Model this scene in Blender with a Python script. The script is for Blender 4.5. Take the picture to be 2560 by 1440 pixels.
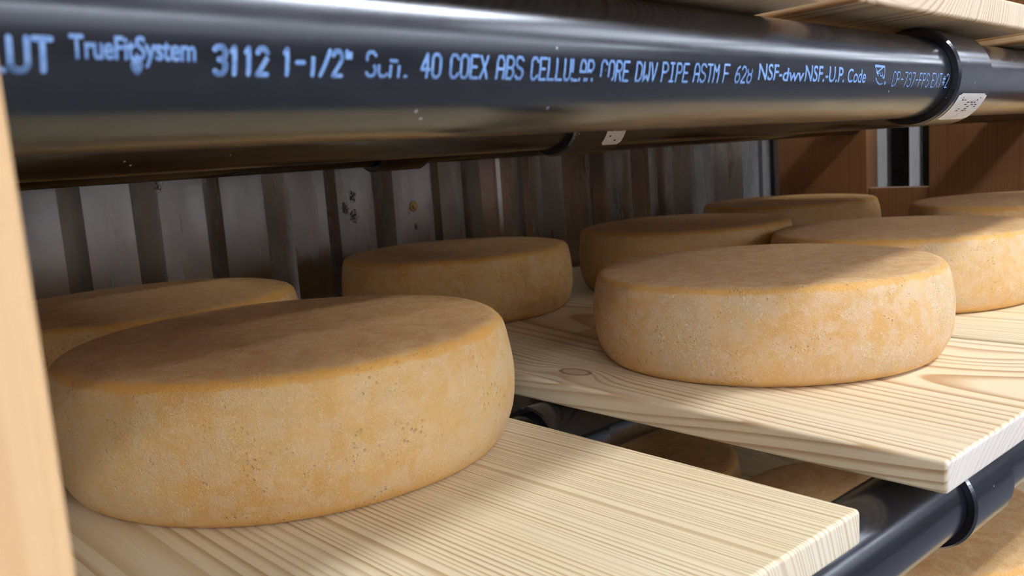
import bpy, bmesh, math, random
from mathutils import Vector, Matrix, noise

S = bpy.context.scene
COL = S.collection
for o in list(bpy.data.objects):
    bpy.data.objects.remove(o)

# ------------------------------------------------------------------ camera
# World: origin at the lens, X along the rack (pipes), Y into the rack, Z up, metres.
PPX, PPY = 1280.0, 720.0
VY = (-640.0, 540.0)
VX = (3800.0, 222.0)
F = math.sqrt(-((VX[0]-PPX)*(VY[0]-PPX) + (VX[1]-PPY)*(VY[1]-PPY)))
Yd = Vector((VY[0]-PPX, VY[1]-PPY, F)).normalized()
Xd = Vector((VX[0]-PPX, VX[1]-PPY, F)).normalized()
Xd = (Xd - Yd*Xd.dot(Yd)).normalized()
Zd = Xd.cross(Yd)
def wdir(x, y):
    v = Vector((x-PPX, y-PPY, F))
    return Vector((v.dot(Xd), v.dot(Yd), v.dot(Zd)))
def onplane(x, y, axis, val):
    d = wdir(x, y)
    return d*(val/d[axis])
right = Vector((Xd.x, Yd.x, Zd.x))
up = -Vector((Xd.y, Yd.y, Zd.y))
back = -Vector((Xd.z, Yd.z, Zd.z))
cd = bpy.data.cameras.new('camera')
cam = bpy.data.objects.new('camera', cd)
COL.objects.link(cam)
m = Matrix((right, up, back)).transposed().to_4x4()
cam.matrix_world = m
cd.sensor_width = 36.0
cd.lens = F/2560*36
cd.clip_start = 0.01
cd.dof.use_dof = True
cd.dof.focus_distance = 0.52
cd.dof.aperture_fstop = 19.0
S.camera = cam

# ------------------------------------------------------------------ light and exposure
vs = S.view_settings
vs.view_transform = 'Standard'
vs.look = 'None'
vs.gamma = 1.0
vs.use_curve_mapping = False
vs.exposure = 0.75
W = bpy.data.worlds.new('world')
S.world = W
W.use_nodes = True
W.node_tree.nodes['Background'].inputs[0].default_value = (0.5, 0.55, 0.65, 1)
W.node_tree.nodes['Background'].inputs[1].default_value = 0.02
FLOOR_Z, CEIL_Z = -1.15, 1.25
LAMPS = [(1.0, -0.50, .70), (-1.6, -1.9, .62), (-.4, -2.6, .62)]     # bright twin tube battens; the second is added as fill from the left
HIGHLIGHT_PANELS = [(2.6, -.95, .05), (4.1, -.95, .05), (5.6, -.95, .05), (5.0, -.05, .05), (1.5, -2.5, .06), (2.9, -2.5, .06), (4.3, -2.5, .06)]     # dim glowing panels, added so the pipes catch broad highlights
LAMP_W = 78.0
LAMP_COL = (0.86, 0.94, 1.10)

# ------------------------------------------------------------------ helpers
def link(name, mesh, mat=None, parent=None):
    o = bpy.data.objects.new(name, mesh)
    COL.objects.link(o)
    if mat: mesh.materials.append(mat)
    if parent: o.parent = parent
    return o
def from_bm(name, bm, mat=None, parent=None, smooth=False):
    me = bpy.data.meshes.new(name)
    bm.normal_update()
    bm.to_mesh(me); bm.free()
    if smooth:
        for p in me.polygons: p.use_smooth = True
    return link(name, me, mat, parent)
def tag(o, label, cat, group=None):
    o['label'] = label; o['category'] = cat
    if group: o['group'] = group
    return o
def struct(o, label=None):
    o['kind'] = 'structure'
    if label: o['label'] = label
    return o
def empty(name, loc=(0, 0, 0)):
    o = bpy.data.objects.new(name, None)
    o.empty_display_size = 0.02
    COL.objects.link(o); o.location = loc
    return o
def box_bm(x0, x1, y0, y1, z0, z1, bev=0.0, seg=3):
    bm = bmesh.new()
    bmesh.ops.create_cube(bm, size=1)
    for v in bm.verts:
        v.co = Vector(((x0+x1)/2+v.co.x*(x1-x0), (y0+y1)/2+v.co.y*(y1-y0), (z0+z1)/2+v.co.z*(z1-z0)))
    if bev:
        bmesh.ops.bevel(bm, geom=bm.edges[:], offset=bev, segments=seg, affect='EDGES', profile=0.5)
    return bm
def srgb(r, g, b):
    def c(v):
        v /= 255.0
        return v/12.92 if v <= .04045 else ((v+.055)/1.055)**2.4
    return (c(r), c(g), c(b), 1)

class NT:
    def __init__(s, name):
        s.m = bpy.data.materials.new(name); s.m.use_nodes = True
        s.t = s.m.node_tree; s.b = s.t.nodes['Principled BSDF']
    def n(s, typ, **kw):
        nd = s.t.nodes.new(typ)
        for k, v in kw.items(): setattr(nd, k, v)
        return nd
    def put(s, sock, v):
        if hasattr(v, 'is_output') or isinstance(v, bpy.types.NodeSocket): s.t.links.new(v, sock)
        else: sock.default_value = v
    def math(s, op, a, b=0.0, c=0.0, clamp=False):
        nd = s.n('ShaderNodeMath', operation=op, use_clamp=clamp)
        s.put(nd.inputs[0], a); s.put(nd.inputs[1], b); s.put(nd.inputs[2], c)
        return nd.outputs[0]
    def mix(s, f, a, b, bt='MIX'):
        nd = s.n('ShaderNodeMix', data_type='RGBA', blend_type=bt)
        s.put(nd.inputs[0], f); s.put(nd.inputs[6], a); s.put(nd.inputs[7], b)
        return nd.outputs[2]
    def noise(s, vec, scale, detail=3.0, rough=0.5, dist=0.0, dims='3D'):
        nd = s.n('ShaderNodeTexNoise', noise_dimensions=dims)
        if dims == '1D': s.put(nd.inputs['W'], vec)
        else: s.put(nd.inputs['Vector'], vec)
        s.put(nd.inputs['Scale'], scale); s.put(nd.inputs['Detail'], detail)
        s.put(nd.inputs['Roughness'], rough); s.put(nd.inputs['Distortion'], dist)
        return nd.outputs[0]
    def voro(s, vec, scale, feature='F1', rnd=1.0):
        nd = s.n('ShaderNodeTexVoronoi', feature=feature)
        s.put(nd.inputs['Vector'], vec); s.put(nd.inputs['Scale'], scale)
        s.put(nd.inputs['Randomness'], rnd)
        return nd.outputs[0]
    def remap(s, v, a, b, c=0.0, d=1.0, smooth=True):
        nd = s.n('ShaderNodeMapRange', interpolation_type='SMOOTHSTEP' if smooth else 'LINEAR')
        s.put(nd.inputs[0], v)
        for i, q in enumerate((a, b, c, d)): s.put(nd.inputs[i+1], q)
        return nd.outputs[0]
    def obj(s):
        return s.n('ShaderNodeTexCoord').outputs['Object']
    def map(s, vec, loc=(0, 0, 0), scale=(1, 1, 1), rot=(0, 0, 0)):
        nd = s.n('ShaderNodeMapping')
        s.put(nd.inputs[0], vec); nd.inputs[1].default_value = loc
        nd.inputs[2].default_value = rot; nd.inputs[3].default_value = scale
        return nd.outputs[0]
    def sep(s, vec):
        nd = s.n('ShaderNodeSeparateXYZ'); s.put(nd.inputs[0], vec)
        return nd.outputs
    def comb(s, x, y, z):
        nd = s.n('ShaderNodeCombineXYZ')
        for i, q in enumerate((x, y, z)): s.put(nd.inputs[i], q)
        return nd.outputs[0]
    def bump(s, h, strength, dist, nrm=None):
        nd = s.n('ShaderNodeBump')
        s.put(nd.inputs['Height'], h); nd.inputs['Strength'].default_value = strength
        nd.inputs['Distance'].default_value = dist
        if nrm: s.put(nd.inputs['Normal'], nrm)
        return nd.outputs[0]
    def set(s, **kw):
        names = dict(col='Base Color', rough='Roughness', metal='Metallic', spec='Specular IOR Level', nrm='Normal',
                     sss='Subsurface Weight', sssr='Subsurface Radius', ssss='Subsurface Scale',
                     sheen='Sheen Weight', sheenr='Sheen Roughness', coat='Coat Weight', coatr='Coat Roughness')
        for k, v in kw.items(): s.put(s.b.inputs[names[k]], v)
        return s.m

# ------------------------------------------------------------------ materials
def mat_wood(name, pith, spacing, light, dark, tilt=(0.0, 0.0), wob=0.004, wobs=2.5, knots=(), contrast=1.0, rough=0.55, axis='Y', seed=0.0, endmix=.35):
    """solid growth-ring timber: rings round a pith line parallel to the board, so faces and end grain agree"""
    k = NT(name)
    p = k.obj()
    x, y, z = k.sep(p)
    if axis == 'Z':      # upright: length along Z
        x, y, z = x, z, y
    L = k.comb(k.math('MULTIPLY', x, 1.0), k.math('MULTIPLY', y, 0.25), z)
    L = k.map(L, loc=(seed, seed*1.7, seed*.6))
    w1 = k.math('MULTIPLY', k.math('SUBTRACT', k.noise(L, wobs*4, 2.0, .5), .5), wob*2)
    w2 = k.math('MULTIPLY', k.math('SUBTRACT', k.noise(k.map(L, loc=(5, 3, 9)), wobs*4, 2.0, .5), .5), wob*2)
    xx = k.math('ADD', k.math('ADD', k.math('SUBTRACT', x, pith[0]), k.math('MULTIPLY', y, tilt[0])), w1)
    zz = k.math('ADD', k.math('ADD', k.math('SUBTRACT', z, pith[1]), k.math('MULTIPLY', y, tilt[1])), w2)
    r = k.math('SQRT', k.math('ADD', k.math('MULTIPLY', xx, xx), k.math('MULTIPLY', zz, zz)))
    kn_mask = None
    for (kx, ky, kr, amp, fill) in knots:
        dx = k.math('SUBTRACT', x, kx); dy = k.math('MULTIPLY', k.math('SUBTRACT', y, ky), .55)
        d = k.math('SQRT', k.math('ADD', k.math('MULTIPLY', dx, dx), k.math('MULTIPLY', dy, dy)))
        g = k.math('EXPONENT', k.math('MULTIPLY', k.math('MULTIPLY', d, d), -1.0/(kr*kr*5)))
        r = k.math('ADD', r, k.math('MULTIPLY', g, amp))
        if not fill: continue
        km = k.remap(d, kr*.9, kr*.6)
        kr_ = k.math('MULTIPLY', k.remap(d, kr*1.15, kr*1.0), k.remap(d, kr*.7, kr*.9))
        kn_mask = (km, kr_) if kn_mask is None else (k.math('MAXIMUM', kn_mask[0], km), k.math('MAXIMUM', kn_mask[1], kr_))
    # uneven ring widths
    r2 = k.math('ADD', r, k.math('MULTIPLY', k.math('SUBTRACT', k.noise(r, 1/(spacing*5), 1.0, .5, dims='1D'), .5), spacing*3.0))
    t = k.math('FRACT', k.math('DIVIDE', r2, spacing))
    line = k.math('MULTIPLY', k.remap(t, .40, .88), k.remap(t, 1.0, .90))
    amp = k.noise(k.math('FLOOR', k.math('DIVIDE', r2, spacing)), 3.1, 0.0, .5, dims='1D')
    line = k.math('MULTIPLY', line, k.remap(amp, .2, .75, .35*contrast, 1.0*contrast))
    fib = k.noise(k.comb(k.math('MULTIPLY', x, 900.0), k.math('MULTIPLY', y, 14.0), k.math('MULTIPLY', z, 900.0)), 1.0, 3.0, .6)
    blot = k.noise(L, 9.0, 3.0, .55)
    base = k.mix(k.remap(blot, .3, .7), light, tuple(light[i]*[.95, .90, .82][i] for i in range(3))+(1,))
    base = k.mix(k.math('MULTIPLY', k.remap(fib, .35, .75), .16), base, dark)
    col = k.mix(line, base, dark)
    if kn_mask:
        col = k.mix(k.math('MULTIPLY', kn_mask[0], .45), col, srgb(176, 122, 72))
        col = k.mix(k.math('MULTIPLY', kn_mask[1], .75), col, srgb(120, 74, 40))
    pores = k.noise(p, 2600.0, 2.0, .6)
    # sawn end grain is greyer and rougher
    nx_, ny_, nz_ = k.sep(k.n('ShaderNodeTexCoord').outputs['Normal'])
    endg = k.remap(k.math('ABSOLUTE', nz_ if axis == 'Z' else ny_), .6, .9)
    saw = k.noise(k.comb(k.math('MULTIPLY', x, 500.0), 0.0, k.math('MULTIPLY', z, 1300.0)), 1.0, 4.0, .65)
    col = k.mix(k.math('MULTIPLY', endg, k.remap(saw, .3, .7, endmix*.6, endmix)), col, srgb(214, 204, 194))
    h = k.math('ADD', k.math('MULTIPLY', line, .6), k.math('ADD', k.math('MULTIPLY', fib, .5), k.math('MULTIPLY', pores, .35)))
    nrm = k.bump(h, .35, .0005)
    return k.set(col=col, rough=rough, spec=.35, nrm=nrm)

PINE_L = srgb(233, 218, 180); PINE_D = srgb(184, 147, 98)

def mat_cheese(name, seed, bloom, H, R, warm=0.5, side=None, patch=None):
    k = NT(name)
    p0 = k.obj()
    p = k.map(p0, loc=(seed*3.1, seed*1.3, seed*.7))
    x, y, z = k.sep(p0)
    rad = k.math('SQRT', k.math('ADD', k.math('MULTIPLY', x, x), k.math('MULTIPLY', y, y)))
    big = k.noise(p, 13.0, 4.0, .6)
    mid = k.noise(p, 85.0, 5.0, .65, .6)
    fine = k.noise(p, 420.0, 4.0, .65, 1.2)
    grain = k.noise(p, 1500.0, 2.0, .6)
    orange = srgb(213, 161, 92); tan = srgb(223, 185, 128); pink = srgb(222, 191, 155)
    col = k.mix(k.remap(big, .32, .68), orange, tan)
    col = k.mix(k.math('MULTIPLY', k.remap(mid, .40, .62), .65), col, pink)
    # fibres of dry bloom
    fv = k.map(p, scale=(260, 260, 900))
    f1 = k.noise(fv, 1.0, 3.0, .7, 2.5)
    col = k.mix(k.math('MULTIPLY', k.remap(f1, .54, .70), .55), col, srgb(240, 216, 172))
    wv = k.n('ShaderNodeVectorMath', operation='ADD')
    k.put(wv.inputs[0], p)
    nz = k.n('ShaderNodeTexNoise'); k.put(nz.inputs['Vector'], p); nz.inputs['Scale'].default_value = 240.0
    sc = k.n('ShaderNodeVectorMath', operation='SCALE'); k.put(sc.inputs[0], nz.outputs['Color']); sc.inputs[3].default_value = .006
    k.put(wv.inputs[1], sc.outputs[0])
    web = k.voro(wv.outputs[0], 330.0, 'DISTANCE_TO_EDGE')
    hair = k.math('MULTIPLY', k.remap(web, .055, .01), k.remap(k.noise(p, 110.0, 3.0, .6), .46, .62))
    col = k.mix(k.math('MULTIPLY', hair, .5), col, srgb(243, 222, 178))
    # pale crumbs of bloom
    clump = k.remap(k.noise(p, 26.0, 3.0, .6), .66-.22*bloom, .82-.16*bloom)
    crumb = k.math('MULTIPLY', k.remap(fine, .50, .64), clump)
    col = k.mix(k.math('MULTIPLY', crumb, .35+.45*bloom), col, srgb(247, 236, 212))
    # the worn rim at the upper edge is bare and yellower, so is the foot
    hz = k.math('DIVIDE', z, H)
    wav = k.math('MULTIPLY', k.math('SUBTRACT', k.noise(p, 60.0, 3.0, .6), .5), .07)
    hz2 = k.math('ADD', hz, wav)
    rim = k.math('MULTIPLY', k.remap(hz2, .912, .94), k.remap(k.math('ADD', k.math('DIVIDE', rad, R), wav), .918, .948))
    foot = k.remap(hz2, .13, .03)
    col = k.mix(k.math('MULTIPLY', rim, .75), col, srgb(222, 162, 70))
    col = k.mix(k.math('MULTIPLY', foot, .7), col, srgb(222, 166, 78))
    # upper face: a browner rind
    top = k.math('MULTIPLY', k.remap(hz, .955, .985), k.remap(k.math('ADD', k.math('DIVIDE', rad, R), wav), .955, .90))
    tcol = k.mix(k.remap(mid, .35, .7), srgb(196, 143, 78), srgb(214, 172, 116))
    tcol = k.mix(k.math('MULTIPLY', k.remap(f1, .52, .70), .5), tcol, srgb(230, 198, 150))
    tcol = k.mix(k.math('MULTIPLY', hair, .45), tcol, srgb(236, 208, 162))
    col = k.mix(k.math('MULTIPLY', top, .85), col, tcol)
    col = k.mix(1.0, col, (1.0, 1.0-.045*warm, 1.0-.24*warm, 1), 'MULTIPLY')
    # small pits
    pit_d = k.voro(k.map(p, scale=(1, 1, 1)), 330.0)
    pit_sel = k.remap(k.noise(p, 55.0, 2.0, .5), .50, .62)
    pit = k.math('MULTIPLY', k.remap(pit_d, .30, .10), pit_sel)
    pit = k.math('MULTIPLY', pit, k.math('SUBTRACT', 1.0, k.math('MULTIPLY', top, .8)))
    col = k.mix(k.math('MULTIPLY', pit, .22), col, srgb(170, 116, 70))
    col = k.mix(k.math('MULTIPLY', k.remap(grain, .60, .75), .25), col, srgb(168, 112, 56))
    h = k.math('ADD', k.math('MULTIPLY', fine, .55), k.math('ADD', k.math('MULTIPLY', grain, .30), k.math('MULTIPLY', f1, .3)))
    h = k.math('ADD', h, k.math('MULTIPLY', hair, .25))
    h = k.math('SUBTRACT', k.math('ADD', h, k.math('MULTIPLY', crumb, .35)), k.math('MULTIPLY', pit, .9))
    nrm = k.bump(h, .8, .0014)
    return k.set(col=col, rough=.62, spec=.3, nrm=nrm, sss=.12, sssr=(1.0, .5, .2), ssss=.006, sheen=.08)

def mat_abs():
    k = NT('black_abs_plastic')
    p = k.obj()
    sm = k.noise(k.map(p, scale=(1, 4, 4)), 14.0, 4.0, .6, .8)
    scr = k.noise(k.map(p, scale=(30, 900, 900)), 1.0, 2.0, .5)
    dustd = k.voro(p, 130.0)
    dsel = k.remap(k.noise(p, 45.0, 2.0, .5), .56, .66)
    dust = k.math('MULTIPLY', k.remap(dustd, .11, .05), dsel)
    haze = k.remap(sm, .45, .75)
    col = k.mix(k.math('MULTIPLY', haze, .12), srgb(13, 13, 18), srgb(50, 50, 58))
    col = k.mix(k.math('MULTIPLY', dust, .7), col, srgb(190, 190, 196))
    rough = k.remap(sm, .3, .75, .17, .24)
    nrm = k.bump(k.math('ADD', k.math('MULTIPLY', sm, .6), k.math('MULTIPLY', scr, .1)), .04, .002)
    return k.set(col=col, rough=rough, spec=.85, nrm=nrm)
ABS = mat_abs()
def mat_plain(name, col, rough=.6, spec=.4, metal=0.0):
    k = NT(name); return k.set(col=col, rough=rough, spec=spec, metal=metal)
def mat_paint(name, col, sc=30.0, rough=.8):
    k = NT(name); p = k.obj()
    n = k.noise(p, sc, 5.0, .6); b = k.noise(p, 3.0, 3.0, .6)
    c = k.mix(k.remap(b, .3, .7), col, tuple(v*.86 for v in col[:3])+(1,))
    return k.set(col=c, rough=rough, nrm=k.bump(n, .2, .003))
INK = None
def mat_ink():
    k = NT('blue_white_ink'); p = k.obj()
    n = k.noise(p, 700.0, 3.0, .6)
    c = k.mix(k.remap(n, .35, .7), srgb(132, 164, 206), srgb(104, 138, 186))
    return k.set(col=c, rough=.6, spec=.3)
INK = mat_ink()
LABELW = mat_paint('white_label_paper', srgb(226, 216, 204), 400.0, .5)
PRINT = mat_plain('dark_label_print', srgb(62, 48, 46), .6)
def mat_tube(f):
    m_ = bpy.data.materials.new('lamp_tube_glow'); m_.use_nodes = True
    nt = m_.node_tree; nt.nodes.remove(nt.nodes['Principled BSDF'])
    e = nt.nodes.new('ShaderNodeEmission'); e.inputs[0].default_value = LAMP_COL+(1,); e.inputs[1].default_value = LAMP_W*f
    nt.links.new(e.outputs[0], nt.nodes['Material Output'].inputs[0])
    return m_
TUBES = {.70: mat_tube(.70), .62: mat_tube(.62), .05: mat_tube(.05), .06: mat_tube(.06)}

def mat_metal():
    k = NT('galvanised_sheet')
    p = k.obj(); x, y, z = k.sep(p)
    sp = k.voro(k.map(p, scale=(1, 1, .6)), 60.0)
    st = k.noise(k.map(p, scale=(20, 20, 3)), 1.0, 4.0, .6)
    blot = k.noise(p, 9.0, 4.0, .6)
    col = k.mix(k.remap(st, .3, .7), srgb(178, 169, 156), srgb(160, 150, 137))
    col = k.mix(k.math('MULTIPLY', k.remap(blot, .45, .7), .25), col, srgb(132, 116, 98))
    rough = k.remap(st, .3, .7, .20, .32)
    met = 0.92
    rust = None
    for (px, py, rr) in ((893, 520, .010), (912, 490, .011), (915, 540, .012), (395, 462, .010), (1040, 566, .006), (1028, 512, .005)):
        c = onplane(px, py, 1, .96)
        d = k.math('SQRT', k.math('ADD', k.math('POWER', k.math('ABSOLUTE', k.math('SUBTRACT', x, c.x)), 2.0), k.math('MULTIPLY', k.math('POWER', k.math('ABSOLUTE', k.math('SUBTRACT', z, c.z)), 2.0), .35)))
        g = k.remap(d, rr, rr*.2)
        rust = g if rust is None else k.math('MAXIMUM', rust, g)
    nn = k.noise(p, 330.0, 5.0, .7, 1.0)
    mask = k.remap(k.math('ADD', k.math('MULTIPLY', rust, .35), k.math('MULTIPLY', nn, .95)), .76, .82)
    mask = k.math('MULTIPLY', mask, k.remap(rust, 0.0, .25))
    col = k.mix(mask, col, srgb(38, 24, 16))
    nrm = k.bump(k.math('ADD', blot, k.math('MULTIPLY', sp, .03)), .10, .006)
    return k.set(col=col, rough=k.math('ADD', rough, k.math('MULTIPLY', mask, .4)), metal=k.math('MULTIPLY', k.math('SUBTRACT', 1.0, mask), met), nrm=nrm)
METAL = mat_metal()

# ------------------------------------------------------------------ room shell
ZT2 = -0.161         # the second board sits a little higher, on the couplings
ZT = -0.166          # top of the shelf boards
TH = 0.0172          # board thickness
RP = 0.02415         # pipe radius (1 1/2 in)
RC = 0.0292          # coupling radius
RX0, RX1, RY0 = -2.6, 7.0, -2.85
WF, WB = 0.960, 0.990
FLOORM = mat_paint('grey_concrete', srgb(128, 129, 134), 60.0, .7)
WALLM = mat_paint('cool_white_paint', srgb(236, 237, 240), 40.0, .75)
struct(from_bm('floor', box_bm(RX0, RX1, RY0, 1.05, FLOOR_Z-.05, FLOOR_Z), FLOORM))
struct(from_bm('ceiling', box_bm(RX0, RX1, RY0, 1.05, CEIL_Z, CEIL_Z+.05), WALLM))
k_ = NT('two_tone_bounce_wall')          # unseen wall, darker below to cut low bounce light, white above
_z = k_.sep(k_.obj())[2]
TWOTONE = k_.set(col=k_.mix(k_.math('GREATER_THAN', _z, .30), srgb(160, 160, 166), srgb(236, 237, 240)), rough=.7)
struct(from_bm('wall_front', box_bm(RX0, RX1, RY0-.05, RY0, FLOOR_Z, CEIL_Z), TWOTONE))
struct(from_bm('wall_left', box_bm(RX0-.05, RX0, RY0, 1.05, FLOOR_Z, CEIL_Z), WALLM))
struct(from_bm('wall_right', box_bm(RX1, RX1+.05, RY0, 1.05, FLOOR_Z, CEIL_Z), WALLM))

# corrugated sheet: trapezoid ribs, edges read along the sheet (f: proud flat, b: recessed flat)
edges = [(139, 'f'), (200, 'b'), (324, 'b'), (392, 'f'), (507, 'f'), (550, 'b'), (657, 'b'), (723, 'f'), (812, 'f'), (841, 'b'),
         (931, 'b'), (983, 'f'), (1079, 'f'), (1099, 'b'), (1156, 'b'), (1203, 'f'), (1287, 'f'), (1309, 'b'), (1354, 'b'), (1408, 'f'),
         (1468, 'f'), (1482, 'b'), (1533, 'b'), (1580, 'f'), (1625, 'f'), (1645, 'b'), (1683, 'b'), (1730, 'f'), (1774, 'f'), (1790, 'b'),
         (1822, 'b'), (1858, 'f'), (1898, 'f'), (1908, 'b'), (1937, 'b')]
pts = []
for px, k_ in edges:
    yy = WF if k_ == 'f' else WB
    pts.append((onplane(px, 480, 1, yy).x, yy))
per = [(.030, WB), (.055, WB), (.030, WF), (.055, WF)]
# go on to the left and the right with the same rib
x = pts[0][0]; left = []
seq = [(.055, WF), (.030, WB), (.055, WB), (.030, WF)]
i = 0
while x > RX0:
    x -= seq[i % 4][0]; left.append((x, seq[i % 4][1])); i += 1
x = pts[-1][0]; rgt = []
seq = [(.030, WF), (.055, WF), (.030, WB), (.055, WB)]
i = 0
while x < RX1:
    x += seq[i % 4][0]; rgt.append((x, seq[i % 4][1])); i += 1
prof = left[::-1]+pts+rgt
# small stiffening grooves pressed in the wide flats
out = []
for a, b in zip(prof, prof[1:]):
    out.append(a)
    if a[1] == b[1] == WF and abs(a[0]-onplane(1203, 480, 1, WF).x) < .003:
        c = (a[0]+b[0])/2
        out += [(c-.006, WF), (c-.002, WF+.004), (c+.002, WF+.004), (c+.006, WF)]
out.append(prof[-1])
bm = bmesh.new()
lo = [bm.verts.new((x, y, FLOOR_Z)) for x, y in out]
hi = [bm.verts.new((x, y, CEIL_Z)) for x, y in out]
lo2 = [bm.verts.new((x, y+.002, FLOOR_Z)) for x, y in out]
hi2 = [bm.verts.new((x, y+.002, CEIL_Z)) for x, y in out]
for i in range(len(out)-1):
    bm.faces.new((lo[i], lo[i+1], hi[i+1], hi[i]))
    bm.faces.new((lo2[i+1], lo2[i], hi2[i], hi2[i+1]))
wall = struct(from_bm('wall_back', bm, METAL), 'grey corrugated metal sheet wall behind the shelves')
bmesh_edges = [e for e in wall.data.edges]
# screws in the sheet
SCREW = mat_plain('brass_screw_steel', srgb(190, 160, 96), .35, .5, .8)
for (px, py, yy) in ((1034, 516, WF), (1722, 372, WB)):
    c = onplane(px, py, 1, yy)
    bm = bmesh.new()
    bmesh.ops.create_cone(bm, cap_ends=True, segments=16, radius1=.007, radius2=.0062, depth=.0016, matrix=Matrix.Translation((c.x, yy-.0008, c.z)) @ Matrix.Rotation(math.pi/2, 4, 'X'))
    bmesh.ops.create_cone(bm, cap_ends=True, segments=6, radius1=.004, radius2=.0036, depth=.004, matrix=Matrix.Translation((c.x, yy-.0035, c.z)) @ Matrix.Rotation(math.pi/2, 4, 'X'))
    from_bm('screw', bm, SCREW, wall)

# ------------------------------------------------------------------ ceiling lamp
WHITEM = mat_plain('white_enamel', srgb(235, 235, 235), .4)
LAMP_LABELS = ['twin tube batten lamp above the aisle in front of the lettered pipe',
               'added twin tube fill lamp over the floor outside the upright post', 'twin tube batten lamp by the opposite wall']
for li, (lx, ly, lp) in enumerate(LAMPS):
    lamp = tag(empty('ceiling_lamp', (lx, ly, CEIL_Z)), LAMP_LABELS[li], 'lamp', 'batten lamps on the ceiling')
    from_bm('housing', box_bm(-.62, .62, -.09, .09, -.045, 0, .004), WHITEM, lamp)
    for s in (-1, 1):
        bm = bmesh.new()
        bmesh.ops.create_cone(bm, cap_ends=True, segments=16, radius1=.016, radius2=.016, depth=1.17, matrix=Matrix.Translation((0, s*.05, -.07)) @ Matrix.Rotation(math.pi/2, 4, 'Y'))
        from_bm('tube', bm, TUBES[lp], lamp, True)
    for e in (-1, 1):
        from_bm('lamp_holder', box_bm(e*.6-.012, e*.6+.012, -.075, .075, -.09, -.045, .003), WHITEM, lamp)

PANEL_LABELS = ['first added highlight panel along the aisle', 'second added highlight panel along the aisle', 'last added highlight panel along the aisle', 'added highlight panel near the metal wall past the light block',
                'first added highlight panel by the opposite wall', 'second added highlight panel by the opposite wall', 'last added highlight panel by the opposite wall']
for li, (lx, ly, lp) in enumerate(HIGHLIGHT_PANELS):
    lamp = tag(empty('highlight_panel', (lx, ly, CEIL_Z)), PANEL_LABELS[li], 'lamp', 'added highlight panels on the ceiling')
    for (a0, a1, b0, b1) in ((-.62, .62, -.32, -.30), (-.62, .62, .30, .32), (-.62, -.60, -.30, .30), (.60, .62, -.30, .30)):
        from_bm('frame', box_bm(a0, a1, b0, b1, -.03, 0), WHITEM, lamp)
    from_bm('diffuser', box_bm(-.60, .60, -.30, .30, -.022, -.012), TUBES[lp], lamp)

# ------------------------------------------------------------------ pipes
UPZ, UPY = .0327, .2075
UYAW = .0698            # the upper front pipe runs a little askew to the shelf below
CY, SY = math.cos(UYAW), math.sin(UYAW)
LPZ, LPY = ZT-TH-RP, .2105
def cyl_x(x0, x1, r, seg=96, cap=True, chamf=0.0, rin=None):
    """tube along X round the local origin, with an open bore shown at the ends"""
    bm = bmesh.new()
    prof = [(x0+chamf, r), (x1-chamf, r)]
    if chamf: prof = [(x0, r-chamf*.8)]+prof+[(x1, r-chamf*.8)]
    if rin: prof = [(x0, rin)]+prof+[(x1, rin)]
    rings = []
    for (x, rr) in prof:
        rings.append([bm.verts.new((x, rr*math.cos(2*math.pi*i/seg), rr*math.sin(2*math.pi*i/seg))) for i in range(seg)])
    for a, b in zip(rings, rings[1:]):
        for i in range(seg):
            bm.faces.new((a[i], b[i], b[(i+1) % seg], a[(i+1) % seg]))
    if rin:
        a, b = rings[-1], rings[0]
        for i in range(seg):
            bm.faces.new((a[i], b[i], b[(i+1) % seg], a[(i+1) % seg]))
    elif cap:
        bm.faces.new(rings[0]); bm.faces.new(rings[-1][::-1])
    bmesh.ops.recalc_face_normals(bm, faces=bm.faces[:])
    bm.normal_update()
    for f in bm.faces:
        f.smooth = len(f.verts) == 4 and abs(f.normal.x) < .5
    for e in bm.edges:
        if len(e.link_faces) == 2 and e.calc_face_angle(0) > .4: e.smooth = False
    return bm
def pipe_line(name, y, z, x0, x1, couplings, label):
    t = tag(empty(name, (0, y, z)), label, 'pipe', 'black plastic pipes carrying the shelf boards')
    cuts = [x0]+[c for c, _ in couplings]+[x1]
    segs = []
    for a, b in zip(cuts, cuts[1:]):
        segs.append(from_bm('tube', cyl_x(a+(.0005 if a != x0 else 0), b-(.0005 if b != x1 else 0), RP, rin=RP-.0037), ABS, t))
    cps = []
    for c, ln in couplings:
        cps.append(from_bm('coupling', cyl_x(c-ln/2, c+ln/2, RC, chamf=.0016, rin=RP+.0002), ABS, t))
    return t, segs, cps
def on_pipe(px, py, r=RP):
    """where the sight line through a pixel meets the front pipe: (along, round) in the pipe's own frame"""
    d = wdir(px, py)
    d = Vector((d.x*CY+d.y*SY, -d.x*SY+d.y*CY, d.z))
    o_ = Vector((-UPY*SY, -UPY*CY, -UPZ))
    a = d.y*d.y+d.z*d.z; b = 2*(d.y*o_.y+d.z*o_.z); c = o_.y*o_.y+o_.z*o_.z-r*r
    t = (-b-math.sqrt(max(b*b-4*a*c, 0)))/(2*a)
    p = o_+d*t
    return p.x, math.atan2(p.z, -p.y)*r
XL, XR = -.448, 1.384
cx0 = on_pipe(2378, 200)[0]; cx1 = on_pipe(2482, 200, RC)[0]
up_front, uf_segs, uf_cps = pipe_line('support_pipe', UPY, UPZ, XL, XR-.004, [((cx0+cx1)/2, cx1-cx0)], 'glossy black pipe with pale blue printed lettering under the upper boards')
up_front.rotation_euler.z = UYAW
up_mid, um_segs, um_cps = pipe_line('support_pipe', .462, .0303, XL, XR, [(.474, .056)], 'black pipe with a labelled coupling behind the lettered pipe')
up_back, ub_segs, ub_cps = pipe_line('support_pipe', .722, .0280, XL, XR, [(.484, .056)], 'dark black pipe nearest the corrugated wall under the upper boards')
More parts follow.
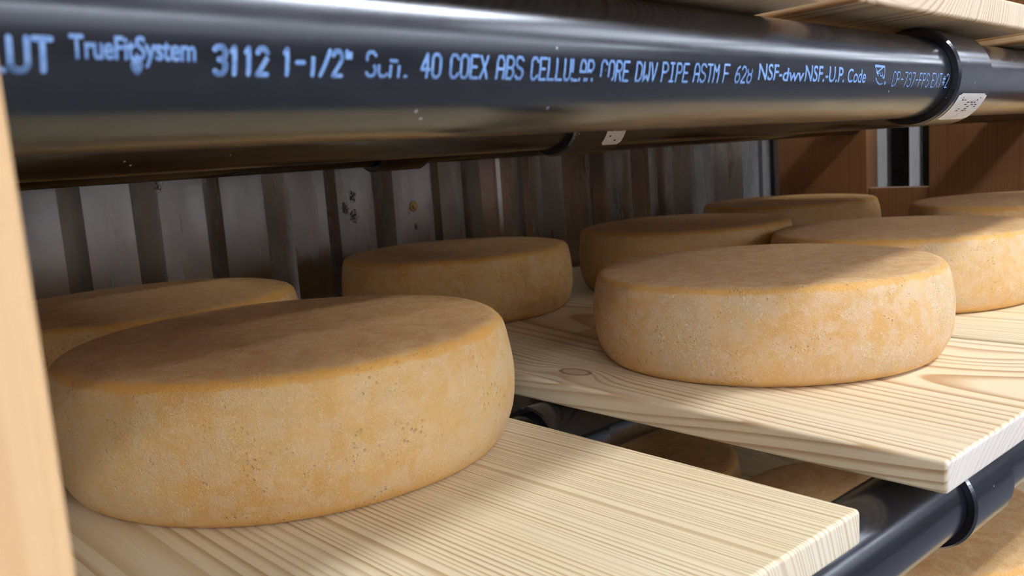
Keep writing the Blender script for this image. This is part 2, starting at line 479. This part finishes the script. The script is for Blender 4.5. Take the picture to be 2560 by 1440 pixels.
lo_front, lf_segs, lf_cps = pipe_line('support_pipe', LPY, LPZ, XL, XR, [(.508, .056)], 'black pipe with plain coupling under the front ends of the shelf boards')
lo_mid, lm_segs, lm_cps = pipe_line('support_pipe', .462, LPZ, XL, XR, [(.434, .056)], 'black pipe seen through the gap between the two front boards')
lo_back, lb_segs, lb_cps = pipe_line('support_pipe', .722, LPZ, XL, XR, [], 'black pipe hidden in shadow under the back ends of the shelf boards')
BZ = -.408           # board tops of the shelf below
b_front, _, _ = pipe_line('support_pipe', LPY, BZ-TH-RP, XL, XR, [], 'black pipe under the front of the lowest shelf boards')
b_mid, _, _ = pipe_line('support_pipe', .722, BZ-TH-RP, XL, XR, [], 'black pipe under the back of the lowest shelf boards')

# --- printed lettering on the front pipe, laid on the tube surface
def wrap(x, s, r, off=.00012):
    th = s/r
    return Vector((x, -(r+off)*math.cos(th), (r+off)*math.sin(th)))
# stroke glyphs on a 4 x 6 grid, as an ink-jet coder writes them
G = {
 'L': [[(0, 6), (0, 0), (4, 0)]], 'U': [[(0, 6), (0, 1), (1, 0), (3, 0), (4, 1), (4, 6)]], 'T': [[(0, 6), (4, 6)], [(2, 6), (2, 0)]],
 '3': [[(0, 5.4), (1, 6), (3, 6), (4, 5), (4, 4), (3, 3.2), (1.5, 3.2)], [(3, 3.2), (4, 2.2), (4, 1), (3, 0), (1, 0), (0, .6)]],
 '1': [[(1, 5), (2, 6), (2, 0)]], '2': [[(0, 5), (1, 6), (3, 6), (4, 5), (4, 4), (0, 0), (4, 0)]],
 '-': [[(.5, 3), (3.5, 3)]], '/': [[(0, 0), (4, 6)]], '"': [[(.8, 6), (.8, 4.6)], [(2.4, 6), (2.4, 4.6)]],
 'S': [[(4, 5.2), (3, 6), (1, 6), (0, 5), (0, 4), (1, 3.2), (3, 2.8), (4, 2), (4, 1), (3, 0), (1, 0), (0, .8)]],
 'c': [[(4, 3.4), (3, 4), (1, 4), (0, 3), (0, 1), (1, 0), (3, 0), (4, .6)]], 'h': [[(0, 6), (0, 0)], [(0, 3), (1, 4), (3, 4), (4, 3), (4, 0)]],
 '.': [[(1.6, .1), (2.2, .1)]], '4': [[(3, 0), (3, 6), (0, 2), (4, 2)]],
 '0': [[(1, 0), (0, 1), (0, 5), (1, 6), (3, 6), (4, 5), (4, 1), (3, 0), (1, 0)]], 'O': [[(1, 0), (0, 1), (0, 5), (1, 6), (3, 6), (4, 5), (4, 1), (3, 0), (1, 0)]],
 'C': [[(4, 5), (3, 6), (1, 6), (0, 5), (0, 1), (1, 0), (3, 0), (4, 1)]], 'E': [[(4, 6), (0, 6), (0, 0), (4, 0)], [(0, 3), (3, 3)]],
 'X': [[(0, 0), (4, 6)], [(0, 6), (4, 0)]], 'A': [[(0, 0), (0, 4.5), (1, 6), (3, 6), (4, 4.5), (4, 0)], [(0, 2.6), (4, 2.6)]],
 'B': [[(0, 0), (0, 6), (3, 6), (4, 5), (4, 4), (3, 3), (0, 3)], [(3, 3), (4, 2), (4, 1), (3, 0), (0, 0)]],
 'R': [[(0, 0), (0, 6), (3, 6), (4, 5), (4, 4), (3, 3), (0, 3)], [(2, 3), (4, 0)]],
 'D': [[(0, 0), (0, 6), (2.6, 6), (4, 4.6), (4, 1.4), (2.6, 0), (0, 0)]], 'W': [[(0, 6), (0, 0), (2, 2), (4, 0), (4, 6)]], 'V': [[(0, 6), (2, 0), (4, 6)]],
 'P': [[(0, 0), (0, 6), (3, 6), (4, 5), (4, 4), (3, 3), (0, 3)]], 'I': [[(.6, 6), (3.4, 6)], [(2, 6), (2, 0)], [(.6, 0), (3.4, 0)]],
 'F': [[(4, 6), (0, 6), (0, 0)], [(0, 3), (3, 3)]], '6': [[(3.5, 6), (1.5, 5.2), (0, 3), (0, 1), (1, 0), (3, 0), (4, 1), (4, 2.2), (3, 3.2), (1, 3.2), (0, 2.4)]],
 '8': [[(1, 3.2), (0, 4), (0, 5), (1, 6), (3, 6), (4, 5), (4, 4), (3, 3.2), (1, 3.2), (0, 2.2), (0, 1), (1, 0), (3, 0), (4, 1), (4, 2.2), (3, 3.2)]],
 'M': [[(0, 0), (0, 6), (2, 3.5), (4, 6), (4, 0)]], '7': [[(0, 6), (4, 6), (1.5, 0)]], '#': [[(1, 1), (1.6, 5)], [(2.6, 1), (3.2, 5)], [(.2, 2.2), (3.8, 2.2)], [(.4, 3.8), (4, 3.8)]],
}
def ribbon(bm, poly, wdt, r, keep=None):
    """flat ink stroke with round dabs at the joints, wrapped on the tube"""
    for (x0, s0), (x1, s1) in zip(poly, poly[1:]):
        n = max(1, int(math.hypot(x1-x0, s1-s0)/.0007))
        dx, ds = x1-x0, s1-s0; L = math.hypot(dx, ds) or 1e-9
        nx, ns = -ds/L*wdt/2, dx/L*wdt/2
        for i in range(n):
            a, b = i/n, (i+1)/n
            mx, ms = x0+dx*(a+b)/2, s0+ds*(a+b)/2
            if keep and not keep(mx, ms): continue
            q = [(x0+dx*a-nx, s0+ds*a-ns), (x0+dx*b-nx, s0+ds*b-ns), (x0+dx*b+nx, s0+ds*b+ns), (x0+dx*a+nx, s0+ds*a+ns)]
            bm.faces.new([bm.verts.new(wrap(u, v, r)) for u, v in q])
        for (cx, cs) in ((x0, s0), (x1, s1)):
            if keep and not keep(cx, cs): continue
            bm.faces.new([bm.verts.new(wrap(cx+wdt/2*math.cos(k*math.pi/4), cs+wdt/2*math.sin(k*math.pi/4), r, .00013)) for k in range(8)])
def stroke_word(txt, pxl, pxr, ytl, ybl, ytr, ybr, wdt=.0011, slant=0.0, drop=None, adv=5.6):
    """word whose box is read at its left and right ends; (yt, yb) letter top and foot"""
    xl, sb = on_pipe(pxl, ybl); _, st = on_pipe(pxl, ytl)
    xr, sb2 = on_pipe(pxr, ybr); _, st2 = on_pipe(pxr, ytr)
    xl = on_pipe(pxl, (ytl+ybl)/2)[0]; xr = on_pipe(pxr, (ytr+ybr)/2)[0]
    s0 = (sb+sb2)/2; h = ((st-sb)+(st2-sb2))/2
    n = len(txt); unit = (xr-xl)/((n-1)*adv+4)
    bm = bmesh.new()
    for i, ch in enumerate(txt):
        if ch == ' ': continue
        for poly in G[ch]:
            pl = [(xl+(i*adv+gx+slant*gy)*unit, s0+gy/6*h) for gx, gy in poly]
            kp = None
            if drop: kp = lambda X, Sv, i=i: not drop((X-xl)/(xr-xl), (Sv-s0)/h)
            ribbon(bm, pl, wdt, RP, kp)
    bmesh.ops.recalc_face_normals(bm, faces=bm.faces[:])
    o = from_bm('lettering', bm, INK, uf_segs[0])
    return o
def font_word(txt, pxl, pxr, ytl, ybl, ytr, ybr, bold=.02, shear=0.0, space=1.0):
    xl, sb = on_pipe(pxl, ybl); _, st = on_pipe(pxl, ytl)
    xr, sb2 = on_pipe(pxr, ybr); _, st2 = on_pipe(pxr, ytr)
    xl = on_pipe(pxl, (ytl+ybl)/2)[0]; xr = on_pipe(pxr, (ytr+ybr)/2)[0]
    s0 = (sb+sb2)/2; h = ((st-sb)+(st2-sb2))/2
    cu = bpy.data.curves.new('lettering', 'FONT'); cu.body = txt; cu.offset = bold; cu.shear = shear; cu.space_character = space
    cu.resolution_u = 4
    tmp = bpy.data.objects.new('lettering_source', cu); COL.objects.link(tmp)
    bpy.context.view_layer.update()
    me = bpy.data.meshes.new_from_object(tmp.evaluated_get(bpy.context.evaluated_depsgraph_get()))
    bpy.data.objects.remove(tmp); bpy.data.curves.remove(cu)
    bm = bmesh.new(); bm.from_mesh(me); bpy.data.meshes.remove(me)
    xs = [v.co.x for v in bm.verts]; a, b = min(xs), max(xs)
    cap = .73
    ymin = min(v.co.y for v in bm.verts); ymax = max(v.co.y for v in bm.verts)
    yy = ymin
    while yy < ymax:
        yy += .06
        bmesh.ops.bisect_plane(bm, geom=bm.verts[:]+bm.edges[:]+bm.faces[:], plane_co=(0, yy, 0), plane_no=(0, 1, 0))
    for v in bm.verts:
        v.co = wrap(xl+(v.co.x-a)/(b-a)*(xr-xl), s0+v.co.y/cap*h, RP)
    return from_bm('lettering', bm, INK, uf_segs[0])
random.seed(4)
stroke_word('LUT', -40, 128, 90, 174, 98, 177, .0012)
font_word('TrueFit', 173, 338, 84, 143, 88, 150, .022, space=.95)
font_word('System', 338, 489, 88, 150, 96, 151, .022, space=.95)
# leaf-shaped tail under the mark
bm = bmesh.new()
tx, ts = on_pipe(342, 150); _, ts2 = on_pipe(340, 180)
ribbon(bm, [(tx-.0004, ts), (tx-.0007, (ts+ts2)/2), (tx+.0001, ts2), (tx+.0006, (ts*.6+ts2*.4)), (tx+.0004, ts)], .0012, RP)
from_bm('lettering', bm, INK, uf_segs[0])
stroke_word('3112', 537, 668, 114, 183, 124, 187, .0012, drop=lambda u, v: (u > .8 and .62 < v < .8))
stroke_word('1-1/2"', 706, 884, 124, 186, 128, 190, .0011, drop=lambda u, v: (.34 < u < .5 and v > .75) or (u > .9 and v > .95))
stroke_word('Sch.', 917, 1026, 130, 190, 134, 192, .00085, drop=lambda u, v: (.45 < v < .62) or (u > .3 and v > .72) or (.3 < u < .5 and v > .45))
stroke_word('40', 1053, 1101, 134, 192, 137, 193, .0009)
stroke_word('COEX', 1127, 1219, 137, 193, 141, 195, .00085)
stroke_word('ABS', 1243, 1307, 140, 195, 144, 197, .00085)
stroke_word('CELLULAR', 1329, 1483, 144, 198, 152, 201, .00085, drop=lambda u, v: u > .62 and .12 < v < .34)
stroke_word('CORE', 1503, 1572, 151, 200, 155, 202, .00085, drop=lambda u, v: u < .42 and v < .22)
stroke_word('DWV', 1591, 1641, 156, 202, 158, 203, .00085)
stroke_word('PIPE', 1656, 1721, 157, 203, 160, 204, .00085)
stroke_word('ASTM', 1736, 1796, 159, 204, 163, 205, .00085)
stroke_word('F', 1810, 1823, 162, 205, 162, 205, .00085)
stroke_word('628', 1839, 1879, 166, 206, 168, 206, .00085, drop=lambda u, v: u > .72 and v > .86)
font_word('NSF-', 1897, 1956, 156, 199, 160, 201, .012)
font_word('dwv', 1957, 2010, 168, 202, 170, 203, .018)
font_word('NSF.-U.P.', 2013, 2112, 161, 203, 166, 205, .012)
font_word('Code', 2119, 2165, 170, 205, 172, 207, .012)
stroke_word('CP-737-FPS', 2231, 2321, 180, 215, 184, 217, .00065, slant=.12)
stroke_word('EXT#2', 2329, 2370, 183, 217, 186, 219, .00065, slant=.12)
# shield mark with three slanted letters
bm = bmesh.new()
def P(px, py): return on_pipe(px, py)
ribbon(bm, [P(2188, 163), P(2211, 166), P(2211, 186), P(2208, 193)], .0007, RP)
ribbon(bm, [P(2188, 163), P(2190, 178), P(2195, 190)], .0007, RP)
ribbon(bm, [P(2189, 195), P(2192, 205), P(2198, 211), P(2205, 209)], .0007, RP)
ribbon(bm, [P(2188, 165), P(2211, 167)], .0012, RP)
for a in (0, 7, 13):
    ribbon(bm, [P(2193+a, 176+a*.9), P(2193+a, 183+a*.9), P(2197+a, 184+a*.9), P(2198+a, 175+a*.9)], .0006, RP)
ribbon(bm, [P(2191, 182), P(2206, 170)], .0007, RP)
ribbon(bm, [P(2209, 207), P(2211, 211), P(2214, 207), P(2211, 204), P(2209, 207)], .0006, RP)
from_bm('lettering', bm, INK, uf_segs[0])

# --- paper labels on two couplings
def sticker(parent, x0, x1, s0, s1, r, cut, marks):
    bm = bmesh.new(); n, q = 10, 16
    grid = {}
    for i in range(n+1):
        for j in range(q+1):
            u, v = i/n, j/q
            x = x0+(x1-x0)*u; s = s0+(s1-s0)*v
            grid[i, j] = bm.verts.new(wrap(x, s, r, .0002))
    cr = .0035
    for i in range(n):
        for j in range(q):
            cx = x0+(x1-x0)*(i+.5)/n; cs = s0+(s1-s0)*(j+.5)/q
            bm.faces.new((grid[i, j], grid[i+1, j], grid[i+1, j+1], grid[i, j+1]))
    # round the corners by pulling the grid corners in
    for (ci, cj, di, dj) in ((0, 0, 1, 1), (n, 0, -1, 1), (0, q, 1, -1), (n, q, -1, -1)):
        grid[ci, cj].co = (grid[ci+di, cj].co+grid[ci, cj+dj].co+grid[ci+di, cj+dj].co)/3
    o = from_bm('label_sticker', bm, LABELW, parent)
    o['label'] = 'white paper label with small dark print'
    bm = bmesh.new()
    for (u0, u1, v0, v1) in marks:
        k = 3
        for i in range(k):
            va, vb = v0+(v1-v0)*i/k, v0+(v1-v0)*(i+1)/k
            bm.faces.new([bm.verts.new(wrap(x0+(x1-x0)*u, s0+(s1-s0)*v, r, .00035)) for u, v in ((u0, va), (u1, va), (u1, vb), (u0, vb))])
    bmesh.ops.recalc_face_normals(bm, faces=bm.faces[:])
    from_bm('label_print', bm, PRINT, parent)
rnd = random.Random(3)
mk = []
for row in range(7):
    u = .1
    while u < .86:
        wd = rnd.uniform(.03, .12); mk.append((u, min(u+wd, .9), .40+row*.075, .435+row*.075)) if rnd.random() < .8 else None
        u += wd+rnd.uniform(.02, .06)
mk += [(.2, .3, .25, .29), (.55, .66, .12, .17)]
sticker(uf_cps[0], cx0+.006, cx1-.003, -.0325, -.012, RC, 0, [(a*.8+.1, b*.8+.1, c, d) for a, b, c, d in mk if rnd.random() < .35])
sticker(um_cps[0], .4790, .4995, -.0270, .0050, RC, 0, mk)

# ------------------------------------------------------------------ shelf boards
def board(x0, x1, y0, y1, zt, mat, label, pitch=0.0, pivot_y=0.0, bev=.0022, name='shelf_board', group=None):
    w, l = x1-x0, y1-y0
    bm = box_bm(0, w, 0, l, -TH, 0, bev)
    for f in bm.faces: f.smooth = True
    o = from_bm(name, bm, mat)
    for p_ in o.data.polygons: p_.use_smooth = True
    mo = o.modifiers.new('weighted', 'WEIGHTED_NORMAL'); mo.keep_sharp = True
    o.location = (x0, y0, zt); o.rotation_euler.x = pitch
    tag(o, label, 'board', group)
    return o
W1 = mat_wood('pine_board_tight_grain', (.045, -.075), .0027, PINE_L, PINE_D, tilt=(.03, .0), wob=.006, wobs=1.0, seed=1.3)
W2 = mat_wood('pine_board_flat_grain', (.165, -.185), .0042, srgb(233, 216, 180), srgb(184, 144, 98), tilt=(-.06, .045), wob=.012, wobs=1.6, seed=4.1,
              knots=((.030, .285, .008, .012, 1), (.215, .075, .018, .011, 0)), contrast=1.0, endmix=.85)
W3 = mat_wood('pine_board_pale', (.10, -.06), .0040, PINE_L, PINE_D, tilt=(.04, .02), wob=.009, seed=7.7, contrast=.8)
W4 = mat_wood('pine_board_upper', (.05, .07), .0036, srgb(226, 196, 148), srgb(168, 118, 70), tilt=(.03, .02), wob=.010, seed=2.2)
BG = 'pine boards of the cheese shelf'
board(-.2230, .0580, .1830, .935, ZT, W3, 'pine board of the shelf behind the upright post', group=BG)
board(.0755, .3575, .1845, .935, ZT, W1, 'pale pine board with tight straight grain beside the wooden upright post', group=BG)
board(.4235, .6950, .1737, .925, ZT2, W2, 'pine board with wavy flat grain and a knot, past the wide gap', group=BG)
board(.7255, 1.0065, .1850, .935, ZT, W3, 'pine board third from the upright post, narrow gap before it', group=BG)
board(1.0400, 1.3210, .1850, .935, ZT, W3, 'pine board of the shelf next to the brown end panel', group=BG)
UZ = UPZ+RP+TH

pitch = -math.atan((.0327-.0280)/(.722-.2065))
def upboard(x0, x1, y0, label, mat=W4, lift=0.0, yaw=.06, ln=.74):
    z = UZ+lift+(UPY+SY*x0-y0)*math.tan(-pitch)+.0006
    o = board(x0, x1, y0, y0+ln, z, mat, label, pitch, group='pine boards of the upper shelf')
    o.rotation_euler.z = yaw
    return o
upboard(-.2180, .0630, .163, 'upper pine board behind the upright post')
upboard(.0785, .3600, .182, 'upper pine board above the printed lettering, its underside in shade')
upboard(.4070, .6880, .2075, 'upper pine board resting askew over the labelled front coupling', lift=RC-RP)
upboard(.7050, .9820, .224, 'upper pine board next beyond the one over the labelled coupling', ln=.70)
upboard(.9940, 1.2750, .245, 'upper pine board nearest the brown end panel', ln=.69)
W5 = W3
board(.3000, .5810, .180, .935, BZ, W3, 'empty lowest shelf board nearest the upright post', group='pine boards of the lowest shelf')
board(.5950, .8760, .182, .935, BZ, W1, 'lowest shelf board under two cheese wheels', group='pine boards of the lowest shelf')

board(.8900, 1.1710, .182, .935, BZ, W3, 'empty lowest shelf board nearest the brown end panel', group='pine boards of the lowest shelf')
# ------------------------------------------------------------------ rack timbers
WP = mat_wood('pine_upright', (-.02, .10), .0075, srgb(224, 186, 138), srgb(190, 138, 86), tilt=(.02, .01), wob=.010, wobs=.8, axis='Z', seed=3.3, contrast=.8)
WD = mat_wood('brown_timber', (.05, -.2), .0060, srgb(124, 83, 46), srgb(92, 57, 30), wob=.02, wobs=1.0, axis='Z', seed=6.1, contrast=.5)
SLATE = mat_paint('light_block_slate', srgb(58, 61, 72), 80.0, .6)  # dark tone for the added light block, mirrored in the pipe
def timber(name, x0, x1, y0, y1, z0, z1, mat, label, cat='timber'):
    o = from_bm(name, box_bm(0, x1-x0, 0, y1-y0, 0, z1-z0, .002), mat)
    o.location = (x0, y0, z0)
    return tag(o, label, cat)
timber('upright_post', -.0080, .0300, .1400, .1780, FLOOR_Z, CEIL_Z-.2, WP, 'pale pine upright post standing in front of the pipes', 'post')
timber('end_panel', -.473, -.449, .150, .598, FLOOR_Z, CEIL_Z-.2, WD, 'added brown wooden panel keeping the bay dark on the outer side of the upright post', 'panel')  # unseen; added to keep the back left of the bay dark
timber('rear_post', -.487, -.449, .697, .860, FLOOR_Z, CEIL_Z-.2, WD, 'added brown wooden rear post on the outer side of the upright post', 'post')  # unseen; added with the panel before it to darken the back left
timber('end_panel', 1.386, 1.410, .150, .598, FLOOR_Z, CEIL_Z-.2, WD, 'brown wooden end panel closing the far end of the rack', 'panel')
timber('rear_post', 1.386, 1.424, .697, .860, FLOOR_Z, CEIL_Z-.2, WD, 'dark brown wooden post at the far end before the metal wall', 'post')
timber('light_block_panel', 1.412, 2.70, .150, .172, FLOOR_Z, CEIL_Z-.2, SLATE, 'added dark slate panel keeping light out of the bay past the end panel', 'panel')  # unseen; added to block light from the metal wall beyond the rack
timber('cross_rail', 1.388, 1.410, .598, .697, -.30, -.085, WD, 'short dark wooden rail between the end panel and the rear post', 'rail')

# ------------------------------------------------------------------ cheese wheels
PROF = [(0, 1.0), (.25, 1.002), (.5, 1.002), (.70, .999), (.82, .995), (.90, .988), (.940, .972), (.960, .944), (.972, .900), (.982, .82), (.992, .70), (.999, .58), (1.0, .48),
        (.996, .36), (.986, .24), (.965, .132), (.943, .057), (.920, .017), (.895, .002), (.84, 0.0), (.5, 0.0), (0, 0.0)]
def catmull(P, n):
    out = []
    for i in range(len(P)-1):
        p0, p1, p2, p3 = P[max(i-1, 0)], P[i], P[i+1], P[min(i+2, len(P)-1)]
        for k in range(n):
            t = k/n
            out.append(tuple(.5*((2*b)+(-a+c)*t+(2*a-5*b+4*c-d)*t*t+(-a+3*b-3*c+d)*t**3) for a, b, c, d in zip(p0, p1, p2, p3)))
    out.append(P[-1])
    return out
WARM = {1: .8, 2: .1, 3: 1.3, 4: 1.3, 5: .3, 6: 1.0, 7: .6, 8: 1.0, 9: .2, 10: .6}
def cheese(cx, cy, R, H, zb, seed, bloom, label, group, seg=224, sub=3):
    bm = bmesh.new()
    pr = catmull(PROF, sub)
    rings = []
    for (r, h) in pr:
        if r < 1e-6:
            rings.append([bm.verts.new((0, 0, h*H))]); continue
        ring = []
        for i in range(seg):
            a = 2*math.pi*i/seg
            ca, sa = math.cos(a), math.sin(a)
            v = Vector((r*R*ca, r*R*sa, h*H))
            q = v*14+Vector((seed*7.3, seed*3.1, seed))
            n1 = noise.noise(q); n2 = noise.noise(v*55+Vector((seed, 0, 5)))
            side = min(1, max(0, (r-.5)*3))
            out = (n1*.0012+n2*.00035)*side
            dz = (noise.noise(q*.8+Vector((9, 2, 4)))*.0011)*(1 if h > .9 else (h if h > .05 else 0))
            v += Vector((ca*out, sa*out, dz))
            ring.append(bm.verts.new(v))
        rings.append(ring)
    for a, b in zip(rings, rings[1:]):
        if len(a) == 1:
            for i in range(seg): bm.faces.new((a[0], b[i], b[(i+1) % seg]))
        elif len(b) == 1:
            for i in range(seg): bm.faces.new((a[i], b[0], a[(i+1) % seg]))
        else:
            for i in range(seg): bm.faces.new((a[i], b[i], b[(i+1) % seg], a[(i+1) % seg]))
    bmesh.ops.recalc_face_normals(bm, faces=bm.faces[:])
    o = from_bm('cheese_wheel', bm, mat_cheese('cheese_rind', seed, bloom, H, R, WARM[int(seed)]), None, True)
    o.location = (cx, cy, zb+.0002)
    o.rotation_euler.z = seed*1.1
    return tag(o, label, 'cheese', group)
CG = 'cheese wheels on the pine shelf'
cheese(.2386, .4884, .1356, .0758, ZT, 1.0, .35, 'orange-tan cheese wheel on the tight-grained board by the upright post', CG, 320)
cheese(.5950, .3848, .1352, .0692, ZT2, 2.0, .95, 'cheese wheel with white bloom specks on the wavy-grained knotted board', CG, 320)
cheese(.2383, .7599, .1329, .0740, ZT, 3.0, .2, 'shaded cheese wheel behind the orange-tan wheel by the upright post', CG)
cheese(.5897, .7736, .1290, .0701, ZT2, 4.0, .2, 'brownish cheese wheel in shade on the back of the knotted board', CG)
cheese(.8920, .4139, .1315, .0720, ZT, 5.0, .6, 'cheese wheel on the third board, right behind the white-specked wheel', CG)
cheese(.8792, .6807, .1326, .0765, ZT, 6.0, .2, 'dim cheese wheel at the back of the third board', CG)
cheese(1.1803, .3911, .1350, .0781, ZT, 7.0, .5, 'cheese wheel on the board next to the brown end panel', CG)
cheese(1.2348, .7500, .1348, .0757, ZT, 8.0, .2, 'darkest cheese wheel below the rear post and metal wall', CG)
LG = 'cheese wheels on the lowest shelf'
cheese(.7350, .3550, .1420, .0755, BZ, 9.0, .5, 'half-lit cheese wheel seen below the boards past the lower pipe', LG)
cheese(.7000, .6450, .1330, .0750, BZ, 10.0, .2, 'dim cheese wheel seen down through the gap between two boards', LG)
